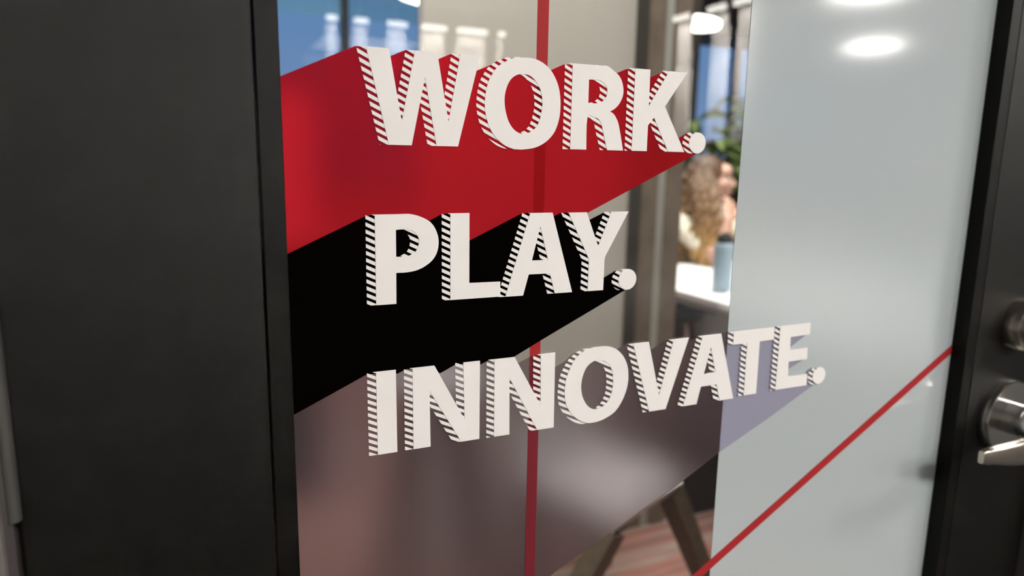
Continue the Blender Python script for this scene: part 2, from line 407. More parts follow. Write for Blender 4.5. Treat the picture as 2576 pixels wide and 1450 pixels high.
def smooth_loop(p, sub=4):
    """closed Catmull-Rom through the points"""
    n = len(p); out = []
    for i in range(n):
        a, b, c, d = p[i - 1], p[i], p[(i + 1) % n], p[(i + 2) % n]
        for k in range(sub):
            t = k / sub
            out.append(tuple(0.5 * (2 * b[j] + (c[j] - a[j]) * t + (2 * a[j] - 5 * b[j] + 4 * c[j] - d[j]) * t * t + (3 * b[j] - a[j] - 3 * c[j] + d[j]) * t ** 3) for j in (0, 1)))
    return out
def orient(lp, ccw):
    n = len(lp); ar = sum(lp[i][0] * lp[(i + 1) % n][1] - lp[(i + 1) % n][0] * lp[i][1] for i in range(n))
    return lp if (ar > 0) == ccw else lp[::-1]
def round_corners(p, flags):
    """smooth only the runs listed in flags (index ranges), keep other corners sharp"""
    n = len(p); out = []
    for i in range(n):
        out.append(p[i])
        for a, b in flags:
            if a <= i < b:
                q0, q1, q2, q3 = p[max(i - 1, a)], p[i], p[i + 1], p[min(i + 2, b)]
                for k in (1, 2, 3):
                    t = k / 4
                    out.append(tuple(0.5 * (2 * q1[j] + (q2[j] - q0[j]) * t + (2 * q0[j] - 5 * q1[j] + 4 * q2[j] - q3[j]) * t * t + (3 * q1[j] - q0[j] - 3 * q2[j] + q3[j]) * t ** 3) for j in (0, 1)))
    return out
def circle(cx, cz, r, n=40): return [(cx + r * math.cos(2 * math.pi * i / n), cz + r * math.sin(2 * math.pi * i / n)) for i in range(n)]
G = {
'W':[(103.5,1284.3),(117.5,1284.3),(125,1241.3),(133.8,1284.3),(148,1284.3),(155.5,1242.4),(163.4,1284.3),(176.8,1284.3),(162,1227.1),(147.5,1227.1),(140.1,1268.8),(131.2,1227.1),(116.7,1227.1)],
'O':[(180.4,1256.3),(180.4,1252.4),(181.3,1247.1),(182.9,1242),(184.8,1238.2),(187.1,1235),(190.1,1231.9),(194.1,1229),(198.6,1227.1),(203.7,1226.2),(208.8,1226.2),(216.9,1227.5),(223.2,1230.2),(228.4,1234.2),(232.4,1239.4),(235.1,1247.2),(235.9,1254.9),(235.5,1261.5),(234.1,1268),(231.6,1273.4),(228,1278.4),(223.5,1282),(218.3,1284.4),(213.1,1285.4),(207.5,1285.3),(202.5,1284.8),(199.2,1284),(194.6,1282),(191,1279.8),(187.6,1276.7),(185.4,1273.5),(183.3,1270),(181.9,1266),(180.9,1261.2)],
'Oi':[(194.3,1256),(194.6,1261.9),(196.5,1267.8),(199.4,1271.9),(203.3,1274.2),(207.5,1274.9),(211.7,1274.4),(215.2,1272.4),(218.1,1269.3),(219.9,1266.5),(221.1,1263.3),(222,1258.8),(222,1253.8),(221.2,1249.7),(220.2,1245.6),(218.1,1241.5),(215.4,1238.9),(212,1237.2),(208.6,1236.6),(205.2,1236.9),(201.2,1239.2),(197.7,1243.6),(195.4,1249.7)],
'R':[(244.4,1284.3),(251.8,1284.3),(260.9,1284.3),(267.1,1284.3),(272.1,1284.3),(277.2,1281.5),(281.1,1278.9),(283.9,1275.5),(285.5,1270.8),(285.8,1266.6),(284.6,1262.4),(282.2,1258.6),(279.1,1255.8),(275.5,1253.8),(278.7,1252.1),(281.1,1249),(283.3,1244.3),(287.7,1227.1),(274.3,1227.1),(272.3,1233.4),(270.7,1238.6),(269.3,1243.8),(268,1246.6),(265.9,1248.5),(263,1249.2),(257.3,1249.1),(257.3,1227.1),(244.4,1227.1)],
'Ri':[(257.5,1274.4),(264.4,1274.7),(267.5,1274),(270.4,1272.1),(272,1270.1),(272.6,1267.8),(272.6,1265.4),(271.5,1262.8),(269.4,1260.8),(267,1259.5),(263.2,1258.8),(257.6,1258.6)],
'K':[(295,1284.3),(307.8,1284.3),(308,1259),(324.4,1284.3),(340.7,1284.3),(322.1,1259.4),(341.9,1227.1),(327,1227.1),(313,1251.2),(308.1,1245.4),(308.1,1227.1),(295,1227.1)],
'P':[(107.1,1184.3),(113,1184.3),(117.4,1184.3),(124.4,1184.3),(129.4,1184.3),(134.5,1183.2),(139.1,1181.4),(142.7,1179.3),(145.8,1175.8),(147.9,1171.2),(148.8,1166.7),(148.4,1161.6),(146.8,1157.1),(143.7,1153.2),(138.9,1149.9),(133.7,1147.8),(128.1,1146.9),(124,1146.7),(120.3,1146.9),(120.2,1126.6),(107,1126.6)],
'Pi':[(120.4,1174.3),(122.8,1174.6),(127.3,1174.5),(130.9,1173.7),(133.4,1171.9),(135.2,1169.1),(135.6,1166.6),(134.9,1163.1),(133.1,1159.9),(131.3,1158.8),(128.7,1157.5),(125.6,1157.1),(121.1,1157.1),(120.4,1157.2)],
'L':[(156.9,1184.3),(170.2,1184.3),(170.4,1137.4),(193.1,1137.1),(193.3,1126.6),(157,1126.6)],
'A':[(214.8,1183.6),(232.1,1183.6),(249.7,1126.2),(235.6,1126.2),(231.3,1140.8),(214.7,1140.9),(210.6,1126.2),(197.1,1126.2)],
'Ai':[(222.8,1174.2),(229.5,1150.5),(216.9,1150.6)],
'Y':[(244.8,1183.4),(259.6,1183.4),(270.1,1158.7),(280.1,1183.4),(294.9,1183.4),(276.5,1151.2),(275.9,1148.9),(275.8,1126.1),(262.6,1126.1),(262.8,1149.5)],
'I':[(106.1,1082.6),(119.3,1082.6),(119.6,1025.4),(106.4,1025.4)],
'N1':[(130.6,1082.5),(145.8,1082.5),(167.6,1041.5),(166.4,1082.5),(178.7,1082.5),(178.8,1025.4),(165.2,1025.4),(142.3,1065.2),(142.9,1025.4),(130.8,1025.4)],
'N2':[(189.6,1082.4),(205,1082.4),(226.6,1043.9),(225.6,1082.4),(237.4,1082.4),(237.9,1025.2),(224.3,1025.2),(201.3,1067.4),(202,1025.2),(190,1025.2)],
'O2':[(269.9,1082.8),(279.3,1083),(286.8,1081.3),(292.5,1077.7),(297.6,1071.7),(300.7,1064.7),(301.7,1057.8),(301.4,1050.5),(299.5,1043.3),(296,1036.3),(290.8,1030.1),(283.3,1026.2),(275.9,1024.3),(267.7,1024.2),(262.3,1026.1),(258.2,1028.6),(254.8,1031.4),(251.7,1034.8),(248.2,1040.8),(246.8,1046),(246.3,1051.1),(246.6,1055.8),(246.9,1059.9),(248.4,1065.1),(249.9,1068.4),(251.7,1071.8),(254.5,1075.6),(257.6,1078.5),(260.8,1080.5),(264.7,1082.1)],
'O2i':[(275.4,1072.8),(279.8,1071.5),(284,1068.3),(285.9,1065.1),(287.2,1061.9),(288.1,1055.7),(288,1050.8),(287.5,1046.6),(286.3,1043.1),(284.7,1039.9),(282.1,1037.2),(279.1,1035.4),(275.4,1034.6),(271.3,1034.8),(267.2,1037.3),(263.7,1041.7),(261.1,1047.5),(260.1,1054.2),(260.9,1060.7),(263.3,1067),(266.5,1070.5),(271,1072.7)],
'V':[(304.7,1082.7),(319.1,1082.7),(331.6,1038.2),(342.9,1082.7),(357.5,1082.7),(338.7,1025.7),(322.9,1025.7)],
'A2':[(371.6,1083),(390,1083),(407.7,1025.7),(393.4,1025.7),(388.8,1040.1),(372.8,1040.2),(369.3,1025.7),(355.8,1025.7)],
'A2i':[(380.2,1072.8),(386.9,1050.9),(374.9,1050.5)],
'T':[(403,1083.9),(447,1083.9),(447.6,1072.8),(432,1072.6),(432.6,1026.8),(419,1026.8),(418.4,1072.3),(403.5,1072.4)],
'E':[(453.8,1084.1),(488.6,1084.1),(489.1,1073.7),(466.7,1073.2),(467.3,1061.7),(487.8,1061.8),(488.4,1051.4),(466.8,1051.2),(467.5,1038),(490.3,1037.7),(490.7,1027.2),(454.3,1027.2)],
}
G['O'] = smooth_loop(G['O'], 3); G['Oi'] = smooth_loop(G['Oi'], 3); G['O2'] = smooth_loop(G['O2'], 3); G['O2i'] = smooth_loop(G['O2i'], 3)
G['R'] = round_corners(G['R'], [(1, 13), (13, 17), (22, 26)]); G['Ri'] = round_corners(G['Ri'], [(1, 10)])
G['P'] = round_corners(G['P'], [(1, 17)]); G['Pi'] = round_corners(G['Pi'], [(1, 12)])
G['d1'] = circle(353.7, 1234.0, 7.75); G['d2'] = circle(296.75, 1132.9, 7.8); G['d3'] = circle(505.0, 1034.5, 7.75)
EX = 5.85                        # width of the striped side, left of every left-facing edge
SL = 0.476                       # fall of the stripes
def clip(poly, f):
    out = []
    for i in range(len(poly)):
        p, q = poly[i - 1], poly[i]; fp, fq = f(p), f(q)
        if (fp >= 0) != (fq >= 0):
            t = fp / (fp - fq); out.append((p[0] + (q[0] - p[0]) * t, p[1] + (q[1] - p[1]) * t))
        if fq >= 0: out.append(q)
    return out
def stripes(loops, sref, per, wid):
    out = []
    for lp in loops:
        n = len(lp)
        for i in range(n):
            a, b = lp[i], lp[(i + 1) % n]
            if a[1] - b[1] < 0.02: continue                      # only edges whose outside is to the left
            quad = [a, b, (b[0] - EX, b[1]), (a[0] - EX, a[1])]
            ss = [p[1] + SL * p[0] for p in quad]; lo, hi = min(ss), max(ss)
            for k in range(math.floor((lo - sref) / per) - 1, math.ceil((hi - sref) / per) + 2):
                h = sref + k * per
                q = clip(clip(quad, lambda p: h - (p[1] + SL * p[0])), lambda p: (p[1] + SL * p[0]) - (h - wid))
                if len(q) < 3: continue
                ar = abs(sum(q[m][0] * q[(m + 1) % len(q)][1] - q[(m + 1) % len(q)][0] * q[m][1] for m in range(len(q)))) / 2
                if ar > 0.03: out.append(q)
    return out
def letter(word, name, keys, sref, org, per=4.49, wid=2.4):
    loops = [orient(G[keys[0]], True)] + [orient(G[k], False) for k in keys[1:]]
    cx = sum(p[0] for p in loops[0]) / len(loops[0]) / 1000; cz = min(p[1] for p in loops[0]) / 1000
    o = flat_obj(name, loops, -0.0026, -0.0021, WHITEV, word, (cx, 0, cz))
    o.location = (cx - org[0], 0, cz - org[2])
    bm = bmesh.new()
    for q in stripes(loops, sref, per, wid):
        vf = [bm.verts.new((x / 1000 - cx, -0.0023, z / 1000 - cz)) for x, z in q]; vb = [bm.verts.new((x / 1000 - cx, -0.0021, z / 1000 - cz)) for x, z in q]
        bm.faces.new(vf)
        for i in range(len(q)): bm.faces.new((vf[i], vf[(i + 1) % len(q)], vb[(i + 1) % len(q)], vb[i]))
    s = done('striped_edge', bm, WHITEV, o)
    return o

def vinyl(label, org, shadow, y0, y1, m):
    w = empty('vinyl_word', org); tag(w, label, 'lettering', 'white words on the glass')
    flat_obj('long_shadow', [shadow], y0, y1, m, w, org)
    return w
RED = [(51,1262.8)] + [(53.8,1264.2),(97.4,1284.2),(103.5,1284.2),(118,1280.1),(118.6,1279.9),(128,1284.2),(133.8,1284.3),(148.4,1280.6),(148.8,1280.2),(157.9,1284.3),(163.4,1284.1),(173,1276.5),(174.7,1274.9),(184.3,1279.1),(188.4,1281.6),(191.8,1283.1),(196.3,1284.7),(203.7,1283.6),(216.9,1281.2),(225.9,1277.4),(227.7,1278.5),(238,1283.2),(244.5,1283.6),(264.4,1283.6),(275.9,1279.8),(280.9,1280.4),(288.3,1283.5),(294.9,1283.8),(306,1279.3),(308.2,1278.8),(319.2,1283.3),(324.2,1283.4),(319.4,1261.1),(335,1236.8),(337.1,1236.9),(344.8,1241),(351.8,1238.4),(356.3,1229.7),(354.3,1226.1),(261,1183),(236.9,1171.9),(171.1,1156.5),(122,1158.5),(53.1,1156.4)][1:-1] + [(51,1156.4)]
BLK = [(51,1160.2)] + [(53.6,1161.4),(101.3,1183.3),(107.1,1184.4),(142,1180.5),(143,1179.7),(150.8,1183.6),(156.9,1184.3),(168.2,1167.3),(170.2,1165.7),(208.7,1183.3),(214.5,1183.7),(231.9,1181.2),(233.2,1180.9),(238.6,1183.1),(244.8,1183.4),(260.5,1179.3),(262.2,1177.8),(274.3,1183),(280,1182.9),(270.6,1146.7),(275.1,1136.1),(275.8,1134.9),(286.2,1139.9),(296.9,1137.1),(295.8,1125),(272.6,1114.1),(228.4,1093.7),(205,1082.5),(184.7,1081.7),(179.3,1079.5),(177.5,1080.8),(160.7,1081.4),(150,1076.5),(148.6,1077.4),(126.5,1082.1),(120.3,1079.5),(118.4,1080.5),(100.5,1081.5),(54,1060.3)][1:-1] + [(51,1059.0)]
PUR = [(51,1059.0)] + [(54,1060.3),(100.5,1081.5),(106.2,1081.9),(118.4,1080.5),(120.3,1079.5),(126.5,1082.2),(130.6,1082.2),(148.6,1078.8),(150,1076.5),(160.7,1081.4),(166.6,1082.1),(177.5,1080.8),(179.3,1079.5),(184.7,1081.9),(190.1,1082),(206.7,1079.7),(208.7,1077),(219.9,1081.5),(225.9,1081.3),(237.1,1073.5),(238.3,1070.6),(246.1,1073.8),(253.2,1079.4),(273.6,1080.4),(289.4,1078.9),(291.4,1078.6),(299.1,1082.6),(305.4,1082),(320.5,1075.8),(322.2,1074.9),(339.4,1082.7),(343.5,1082.6),(355.3,1079.6),(357.8,1078.5),(366.9,1082.7),(372.1,1083),(389.6,1082.1),(392.3,1081.5),(398.2,1083.5),(403.1,1083.9),(445.9,1083.4),(448.6,1083.5),(454.9,1083.3),(463.1,1074.2),(466.7,1073.2),(487.3,1073.5),(467.4,1062.5),(463.2,1058.3),(466.7,1051.2),(487.3,1051.2),(467.2,1043.1),(464.7,1036.6),(486,1034.2),(490.3,1037.3),(492.4,1040.4),(497,1042.1),(504.7,1034.6),(503.2,1026.6),(452.8,1002.4),(400.3,979.2),(356,956.2),(321.6,941),(294.7,928.1),(247.6,907.5)][1:] + [(51,794.5)]
o1 = (0.104, 0, 1.227); w1 = vinyl('white striped block word "WORK." with a red long shadow, topmost on the glass', o1, RED, -0.0016, -0.0012, [REDF, FBACK])
for nm, ks, s in (('letter', ('W',), 1307.2), ('letter', ('O', 'Oi'), 1338.0), ('letter', ('R', 'Ri'), 1378.9), ('letter', ('K',), 1402.0), ('full_stop', ('d1',), 1402.0)):
    letter(w1, nm, ks, s, o1, 4.5)
o2 = (0.107, 0, 1.126); w2 = vinyl('white striped block word "PLAY." on a black long shadow, between the red and the grey', o2, BLK, -0.0020, -0.0017, BLACKF)
for nm, ks, s in (('letter', ('P', 'Pi'), 1205.3), ('letter', ('L',), 1242.5), ('letter', ('A', 'Ai'), 1269.6), ('letter', ('Y',), 1261.5), ('full_stop', ('d2',), 1272.4)):
    letter(w2, nm, ks, s, o2)
o3 = (0.106, 0, 1.025); w3 = vinyl('white striped block word "INNOVATE." on a purple-grey see-through shadow, lowest on the glass', o3, clip(PUR, lambda p: 398.4 - p[0]), -0.0008, -0.0004, [PURF, FBACK])
lv = flat_obj('long_shadow', [clip(PUR, lambda p: p[0] - 398.7)], -0.0008, -0.0004, LAVENDER, w3, o3); lv['label'] = 'paler lavender stretch of the long shadow over the frosted film'
lt = flat_obj('long_shadow', [clip(clip(PUR, lambda p: p[0] - 217.6), lambda p: 226.0 - p[0])], -0.00118, -0.00113, OVERTAPE, w3, o3); lt['label'] = 'dark red strip where the long shadow covers the upright red stripe'
for nm, ks, s in (('letter', ('I',), 1112.0), ('letter', ('N1',), 1128.1), ('letter', ('N2',), 1159.3), ('letter', ('O2', 'O2i'), 1163.8), ('letter', ('V',), 1218.9), ('letter', ('A2', 'A2i'), 1246.3), ('letter', ('T',), 1253.0), ('letter', ('E',), 1282.2), ('full_stop', ('d3',), 1274.2)):
    letter(w3, nm, ks, s, o3)
# frosted film over the right of the pane, two red tapes
tag(flat_obj('frosted_film', [[(398.6, 254), (694, 254), (694, 1906), (398.6, 1906)]], -0.0003, -0.00005, [FROST, FBACK]), 'pale blue-white frosted film covering the right of the glass beside the lever stile', 'film')
tag(flat_obj('red_tape', [[(217.6, 254), (226.0, 254), (226.0, 1906), (217.6, 1906)]], -0.0011, -0.0009, TAPE), 'thin upright red stripe running the full height of the clear glass', 'tape', 'red stripes on the glass')
def diag(x): return 873.3 + (x - 395.8) * (1039.6 - 873.3) / (686.3 - 395.8)
tag(flat_obj('red_tape', [[(330, diag(330) - 4.6), (692, diag(692) - 4.6), (692, diag(692) + 4.6), (330, diag(330) + 4.6)]], -0.0007, -0.00045, TAPE), 'thin red stripe slanting up across the frosted film to the right bead', 'tape', 'red stripes on the glass')

# ================================================================ lamps on the near side (seen as reflections, and what lights the door)
LAMPS = [(8.02, -6.19, 0.33, 'far round flush ceiling lamp mirrored as the upper oval on the frosted film'),
         (5.43, -4.13, 0.33, 'round flush ceiling lamp mirrored at the top edge of the frosted film'),
         (0.7, -2.5, 0.30, 'round flush ceiling lamp over the near floor opposite the lettering'),  # lamps from here down are added to light the door
         (2.3, -3.2, 0.30, 'round flush ceiling lamp farther out over the near floor'),
         (-0.6, -4.4, 0.30, 'round flush ceiling lamp straight out from the left stile of the door'),
         (3.6, -1.55, 0.30, 'round flush ceiling lamp over the near floor right of the door')]
for x, y, r, lab in LAMPS:
    t = tag(empty('ceiling_lamp', (x, y, ZC)), lab, 'lamp', 'round ceiling lamps on the near side')
    bm = bmesh.new(); lathe(bm, [(r, -0.05), (r, 0), (r - 0.02, 0.0)], 40); done('lamp_rim', bm, RIM, t, (0, 0, -0.001), smooth=True)
    bm = bmesh.new(); lathe(bm, [(r - 0.015, -0.055), (r - 0.015, -0.045)], 40); done('diffuser', bm, DISC, t, smooth=True)
# tube lamps, each above a pale panel on the near wall; the glass mirrors them
def wall_lamp(x, y, z, w, rz, lab):
    t = tag(empty('wall_lamp', (x, y, z), rz), lab, 'lamp', 'tube lamps above pale panels')
    bm = bmesh.new(); prism(bm, (-w / 2, 0, 0), (w / 2, 0, 0), 0.027, 0.027, 16, up=(0, 0, 1)); done('tube', bm, TUBE, t, smooth=True)
    box('pale_panel', (-w / 2, -0.075, -1.15), (w / 2, -0.05, -0.03), LIGHTWALL, t)
    box('bracket', (-w / 2 + 0.01, -0.075, -0.03), (w / 2 - 0.01, -0.02, 0.02), RIM, t)
    box('ceiling_rod', (-0.008, -0.07, 0.02), (0.008, -0.054, 0.20), RIM, t)
    L = bpy.data.lights.new('panel_washer', 'AREA'); L.shape = 'RECTANGLE'; L.size = w; L.size_y = 0.04; L.energy = 560 * w; L.color = (1, 0.95, 0.88); L.spread = math.radians(100)  # unseen light added to brighten the panel under the tube
    lo = bpy.data.objects.new('panel_washer', L); lo.parent = t; lo.location = (0, 0.005, -0.035); lo.rotation_euler = (math.radians(-14), 0, 0); COL.objects.link(lo)

for i, (x, w, lab) in enumerate([(1.42, 0.10, 'narrowest tube lamp, leftmost of the mirrored row above the red shadow'), (1.71, 0.14, 'second tube lamp of the mirrored row, over the dark window mullion'),
        (2.08, 0.20, 'third tube lamp of the mirrored row, above the first arm of the W'), (2.47, 0.26, 'fourth tube lamp of the mirrored row, above the middle of the W'),
        (2.90, 0.33, 'widest tube lamp of the mirrored row, above the last arm of the W'), (3.24, 0.06, 'tiny round lamp right of the widest tube lamp')]):
    wall_lamp(x, -6.96, 2.55, w, 0.0, lab)
for y, lab in ((-5.27, 'tube lamp mirrored beside the brown post, above the K'), (-4.78, 'tube lamp mirrored just above the white pendant on the right'), (-4.45, 'tube lamp mirrored at the edge of the frosted film, upper right')):
    wall_lamp(4.34, y, 2.55, 0.20, math.pi / 2, lab)

# ================================================================ inside the meeting room
# white glass pendant lamps, tilted
def pendant(loc, yaw, tilt, s, lab):
    t = tag(empty('pendant_lamp', loc, yaw), lab, 'lamp', 'white pendant lamps in the inner room')
    bm = bmesh.new(); lathe(bm, [(0.02 * s, 0.27 * s), (0.042 * s, 0.258 * s), (0.066 * s, 0.20 * s), (0.080 * s, 0.11 * s), (0.084 * s, 0.02 * s), (0.078 * s, 0.0)], 36)
    bmesh.ops.rotate(bm, verts=bm.verts[:], matrix=Matrix.Rotation(tilt, 3, 'Y'))
    done('lamp_shade', bm, LAMPW, t, smooth=True)
    c = Matrix.Rotation(tilt, 3, 'Y') @ Vector((0, 0, 0.235 * s))
    bm = bmesh.new(); tube(bm, [c, c + Vector((0.03 * math.copysign(1, tilt), 0, 0.05)), c + Vector((0.035 * math.copysign(1, tilt), 0, 0.2)), (c.x + 0.035 * math.copysign(1, tilt), 0, ZC - loc[2])], 0.006, 6)
    done('cord', bm, DARKPOST, t)
pendant((3.17, 3.60, 2.135), math.radians(-39), math.radians(95), 0.66, 'glowing white pendant lamp tilted sideways, hanging above the plant and the woman')
pendant((1.35, 3.60, 2.125), math.radians(-17), math.radians(-84), 0.85, 'glowing white pendant lamp cut by the top edge, above the W')

# made-up cabinet: white top brightens the red film, dark base keeps the purple dark
cb = tag(empty('cabinet', (0.17, 2.15, 0)), 'tall cabinet, white above and dark below, behind the left edge of the red film', 'cabinet')
box('body', (-0.25, -0.15, 0.06), (0.225, 0.25, 0.905), BLACKM, cb, 0.004); box('upper_body', (-0.25, -0.15, 0.905), (0.225, 0.25, 1.42), CABW, cb, 0.004); box('plinth', (-0.24, -0.13, 0), (0.215, 0.24, 0.06), BLACKM, cb)
for s_ in (-1, 1):
    for z0, z1, mm in ((0.07, 0.90, BLACKM), (0.91, 1.41, CABW)):
        d_ = box('door', (-0.0125 + (0.002 if s_ > 0 else -0.236), -0.168, z0), (-0.0125 + (0.236 if s_ > 0 else -0.002), -0.150, z1), mm, cb, 0.002)
        box('handle', (-0.0125 + s_ * 0.03 - 0.005, -0.19, (z0 + z1) / 2 - 0.07), (-0.0125 + s_ * 0.03 + 0.005, -0.165, (z0 + z1) / 2 + 0.07), STEEL, d_)

# tables
def table(y0, y1, lab, x0=1.68, x1=2.75):
    t = tag(empty('table', (x0, y0, 0)), lab, 'table', 'white meeting tables behind the glass')
    box('table_top', (0, 0, 0.716), (x1 - x0, y1 - y0, 0.740), TABLEW, t, 0.002)
    box('table_edge', (0.0005, 0.001, 0.696), (x1 - x0 - 0.001, y1 - y0 - 0.001, 0.716), EDGE, t)
    return t
t1 = table(0.78, 1.868, 'nearer white laminate table carrying the pale blue bottle')
box('leg', (0.05, 0.06, 0), (0.11, 0.12, 0.696), LEGGREY, t1, 0.003); box('leg', (0.05, 0.58, 0), (0.11, 0.68, 0.696), LEGGREY, t1, 0.003)
box('leg', (0.96, 0.06, 0), (1.02, 0.12, 0.696), LEGGREY, t1, 0.003); box('leg', (0.96, 0.92, 0), (1.02, 0.98, 0.696), LEGGREY, t1, 0.003)
box('base_cabinet', (0.30, 0.20, 0.0), (0.92, 0.98, 0.50), BLACKM, t1, 0.004)  # black box added to stand in for the shade under the table
t2 = table(1.876, 2.27, 'farther white table where the woman rests her elbows')
for x in (0.05, 0.96):
    for y in (0.05, 0.29): box('leg', (x, y, 0), (x + 0.05, y + 0.05, 0.696), LEGGREY, t2, 0.003)
tag(box('storage_unit', (1.75, 3.0, 0.0), (2.78, 3.4, 0.70), BLACKM, None, 0.004), 'low black storage unit in the shade behind the tables', 'storage unit')

# made-up black box that darkens the carpet under the table edge
wb = tag(empty('waste_bin', (1.60, 1.49, 0)), 'black square waste bin on the carpet beside the chair leg, under the table edge', 'bin')
bm = bmesh.new(); prism(bm, (0, 0, 0.0), (0, 0, 0.36), 0.150, 0.160, square=True, up=(1, 0, 0)); done('body', bm, BLACKM, wb)
bm = bmesh.new(); prism(bm, (0, 0, 0.361), (0, 0, 0.375), 0.166, 0.166, square=True, up=(1, 0, 0)); done('rim', bm, BLACKM, wb)

# bottle
bt = tag(empty('water_bottle', (1.825, 1.625, 0.7403)), 'pale blue water bottle with a black lid on the nearer white table', 'bottle')
bm = bmesh.new(); lathe(bm, [(0.030, 0), (0.0345, 0.003), (0.036, 0.010), (0.036, 0.165), (0.0345, 0.176), (0.029, 0.184), (0.026, 0.186)], 40); done('body', bm, BOTTLE, bt, smooth=True)
bm = bmesh.new(); lathe(bm, [(0.0275, 0.185), (0.0285, 0.188), (0.0285, 0.205), (0.026, 0.209), (0.012, 0.210), (0.012, 0.219), (0.010, 0.221)], 32); done('lid', bm, LID, bt, smooth=True)
bm = bmesh.new(); tube(bm, [(0.027 * math.cos(a), 0, 0.196 + 0.024 * math.sin(a)) for a in [math.pi * i / 10 for i in range(11)]], 0.0045, 8); done('carry_loop', bm, LID, bt, smooth=True)
bm = bmesh.new(); bbox(bm, (-0.07, -0.10, 0), (0.07, 0.10, 0.004)); pp = done('notebook', bm, PAPER); pp.location = (1.83, 1.50, 0.7402); pp.rotation_euler = (0, 0, -0.7); tag(pp, 'thin pale notebook lying at the near foot of the blue bottle', 'notebook')

# a low white chair and a white bar stool, both on splayed timber legs
ch = tag(empty('low_chair', (0.895, 0.975, 0)), 'low white chair on splayed brown timber legs, at the slanting edge of the purple film', 'chair')
EDG = Vector((0.915, 0.403, 0)); NRM = Vector((0.403, -0.915, 0))
def cl(u, v, z): return EDG * u + NRM * v + Vector((0, 0, z))
bm = bmesh.new(); nu, nv = 16, 16; grid = []
for i in range(nu + 1):
    u = i / nu; row = []
    if u < 0.6: q = u / 0.6; v0 = 0.150 - 0.26 * q; z0 = 0.418 + 0.012 * math.cos(q * math.pi) - 0.022 * (1 - q) ** 6
    else: q = (u - 0.6) / 0.4; v0 = -0.110 - 0.06 * math.sin(q * 1.57); z0 = 0.406 + 0.155 * q ** 1.3
    for j in range(nv + 1):
        s_ = j / nv * 2 - 1; hw = 0.150 * (1 if u < 0.85 else math.sqrt(max(0.2, 1 - ((u - 0.85) / 0.17) ** 2)))
        row.append(bm.verts.new(cl(s_ * hw, v0 + 0.035 * s_ * s_ * max(0, u - 0.5) * 2, z0 + 0.03 * abs(s_) ** 3 * min(1, u * 2))))
    grid.append(row)
for i in range(nu):
    for j in range(nv): bm.faces.new((grid[i][j], grid[i + 1][j], grid[i + 1][j + 1], grid[i][j + 1]))
bmesh.ops.recalc_face_normals(bm, faces=bm.faces[:]); bmesh.ops.solidify(bm, geom=bm.faces[:], thickness=0.022)
done('seat_shell', bm, SHELL, ch, smooth=True)
for (tx, ty), (fx, fy) in (((0.825, 0.795), (0.615, 0.825)), ((1.070, 0.905), (1.255, 0.888)), ((0.755, 1.045), (0.745, 1.075)), ((0.965, 1.150), (1.10, 1.24))):
    bm = bmesh.new(); prism(bm, (tx - 0.895, ty - 0.975, 0.405), (fx - 0.895, fy - 0.975, 0.001), 0.036, 0.030, square=True, up=(0.4, -0.9, 0)); done('leg', bm, TIMBER, ch)
bm = bmesh.new(); prism(bm, (-0.07, -0.18, 0.392), (0.07, 0.175, 0.392), 0.02, 0.02, square=True); prism(bm, (0.175, -0.07, 0.392), (-0.16, 0.07, 0.392), 0.02, 0.02, square=True); done('leg_frame', bm, TIMBER, ch)
bs = tag(empty('bar_stool', (0.52, 1.10, 0)), 'white-topped bar stool on splayed timber legs, blurred behind the purple film below the Ns', 'stool')
bm = bmesh.new(); lathe(bm, [(0.06, 0.672), (0.095, 0.680), (0.108, 0.696), (0.108, 0.710), (0.096, 0.720), (0.04, 0.712)], 36); done('seat', bm, SHELL, bs, smooth=True)
for k in range(4):
    a = math.radians(45 + 90 * k); bm = bmesh.new(); prism(bm, (0.06 * math.cos(a), 0.06 * math.sin(a), 0.68), (0.20 * math.cos(a), 0.20 * math.sin(a), 0.001), 0.026, 0.020, square=True, up=(math.cos(a), math.sin(a), 0.3)); done('leg', bm, TIMBER, bs)
bm = bmesh.new(); r_ = 0.142
for k in range(4): prism(bm, (r_ * math.cos(math.radians(45 + 90 * k)), r_ * math.sin(math.radians(45 + 90 * k)), 0.28), (r_ * math.cos(math.radians(135 + 90 * k)), r_ * math.sin(math.radians(135 + 90 * k)), 0.28), 0.010, 0.010, 8)
done('foot_rail', bm, TIMBER, bs)

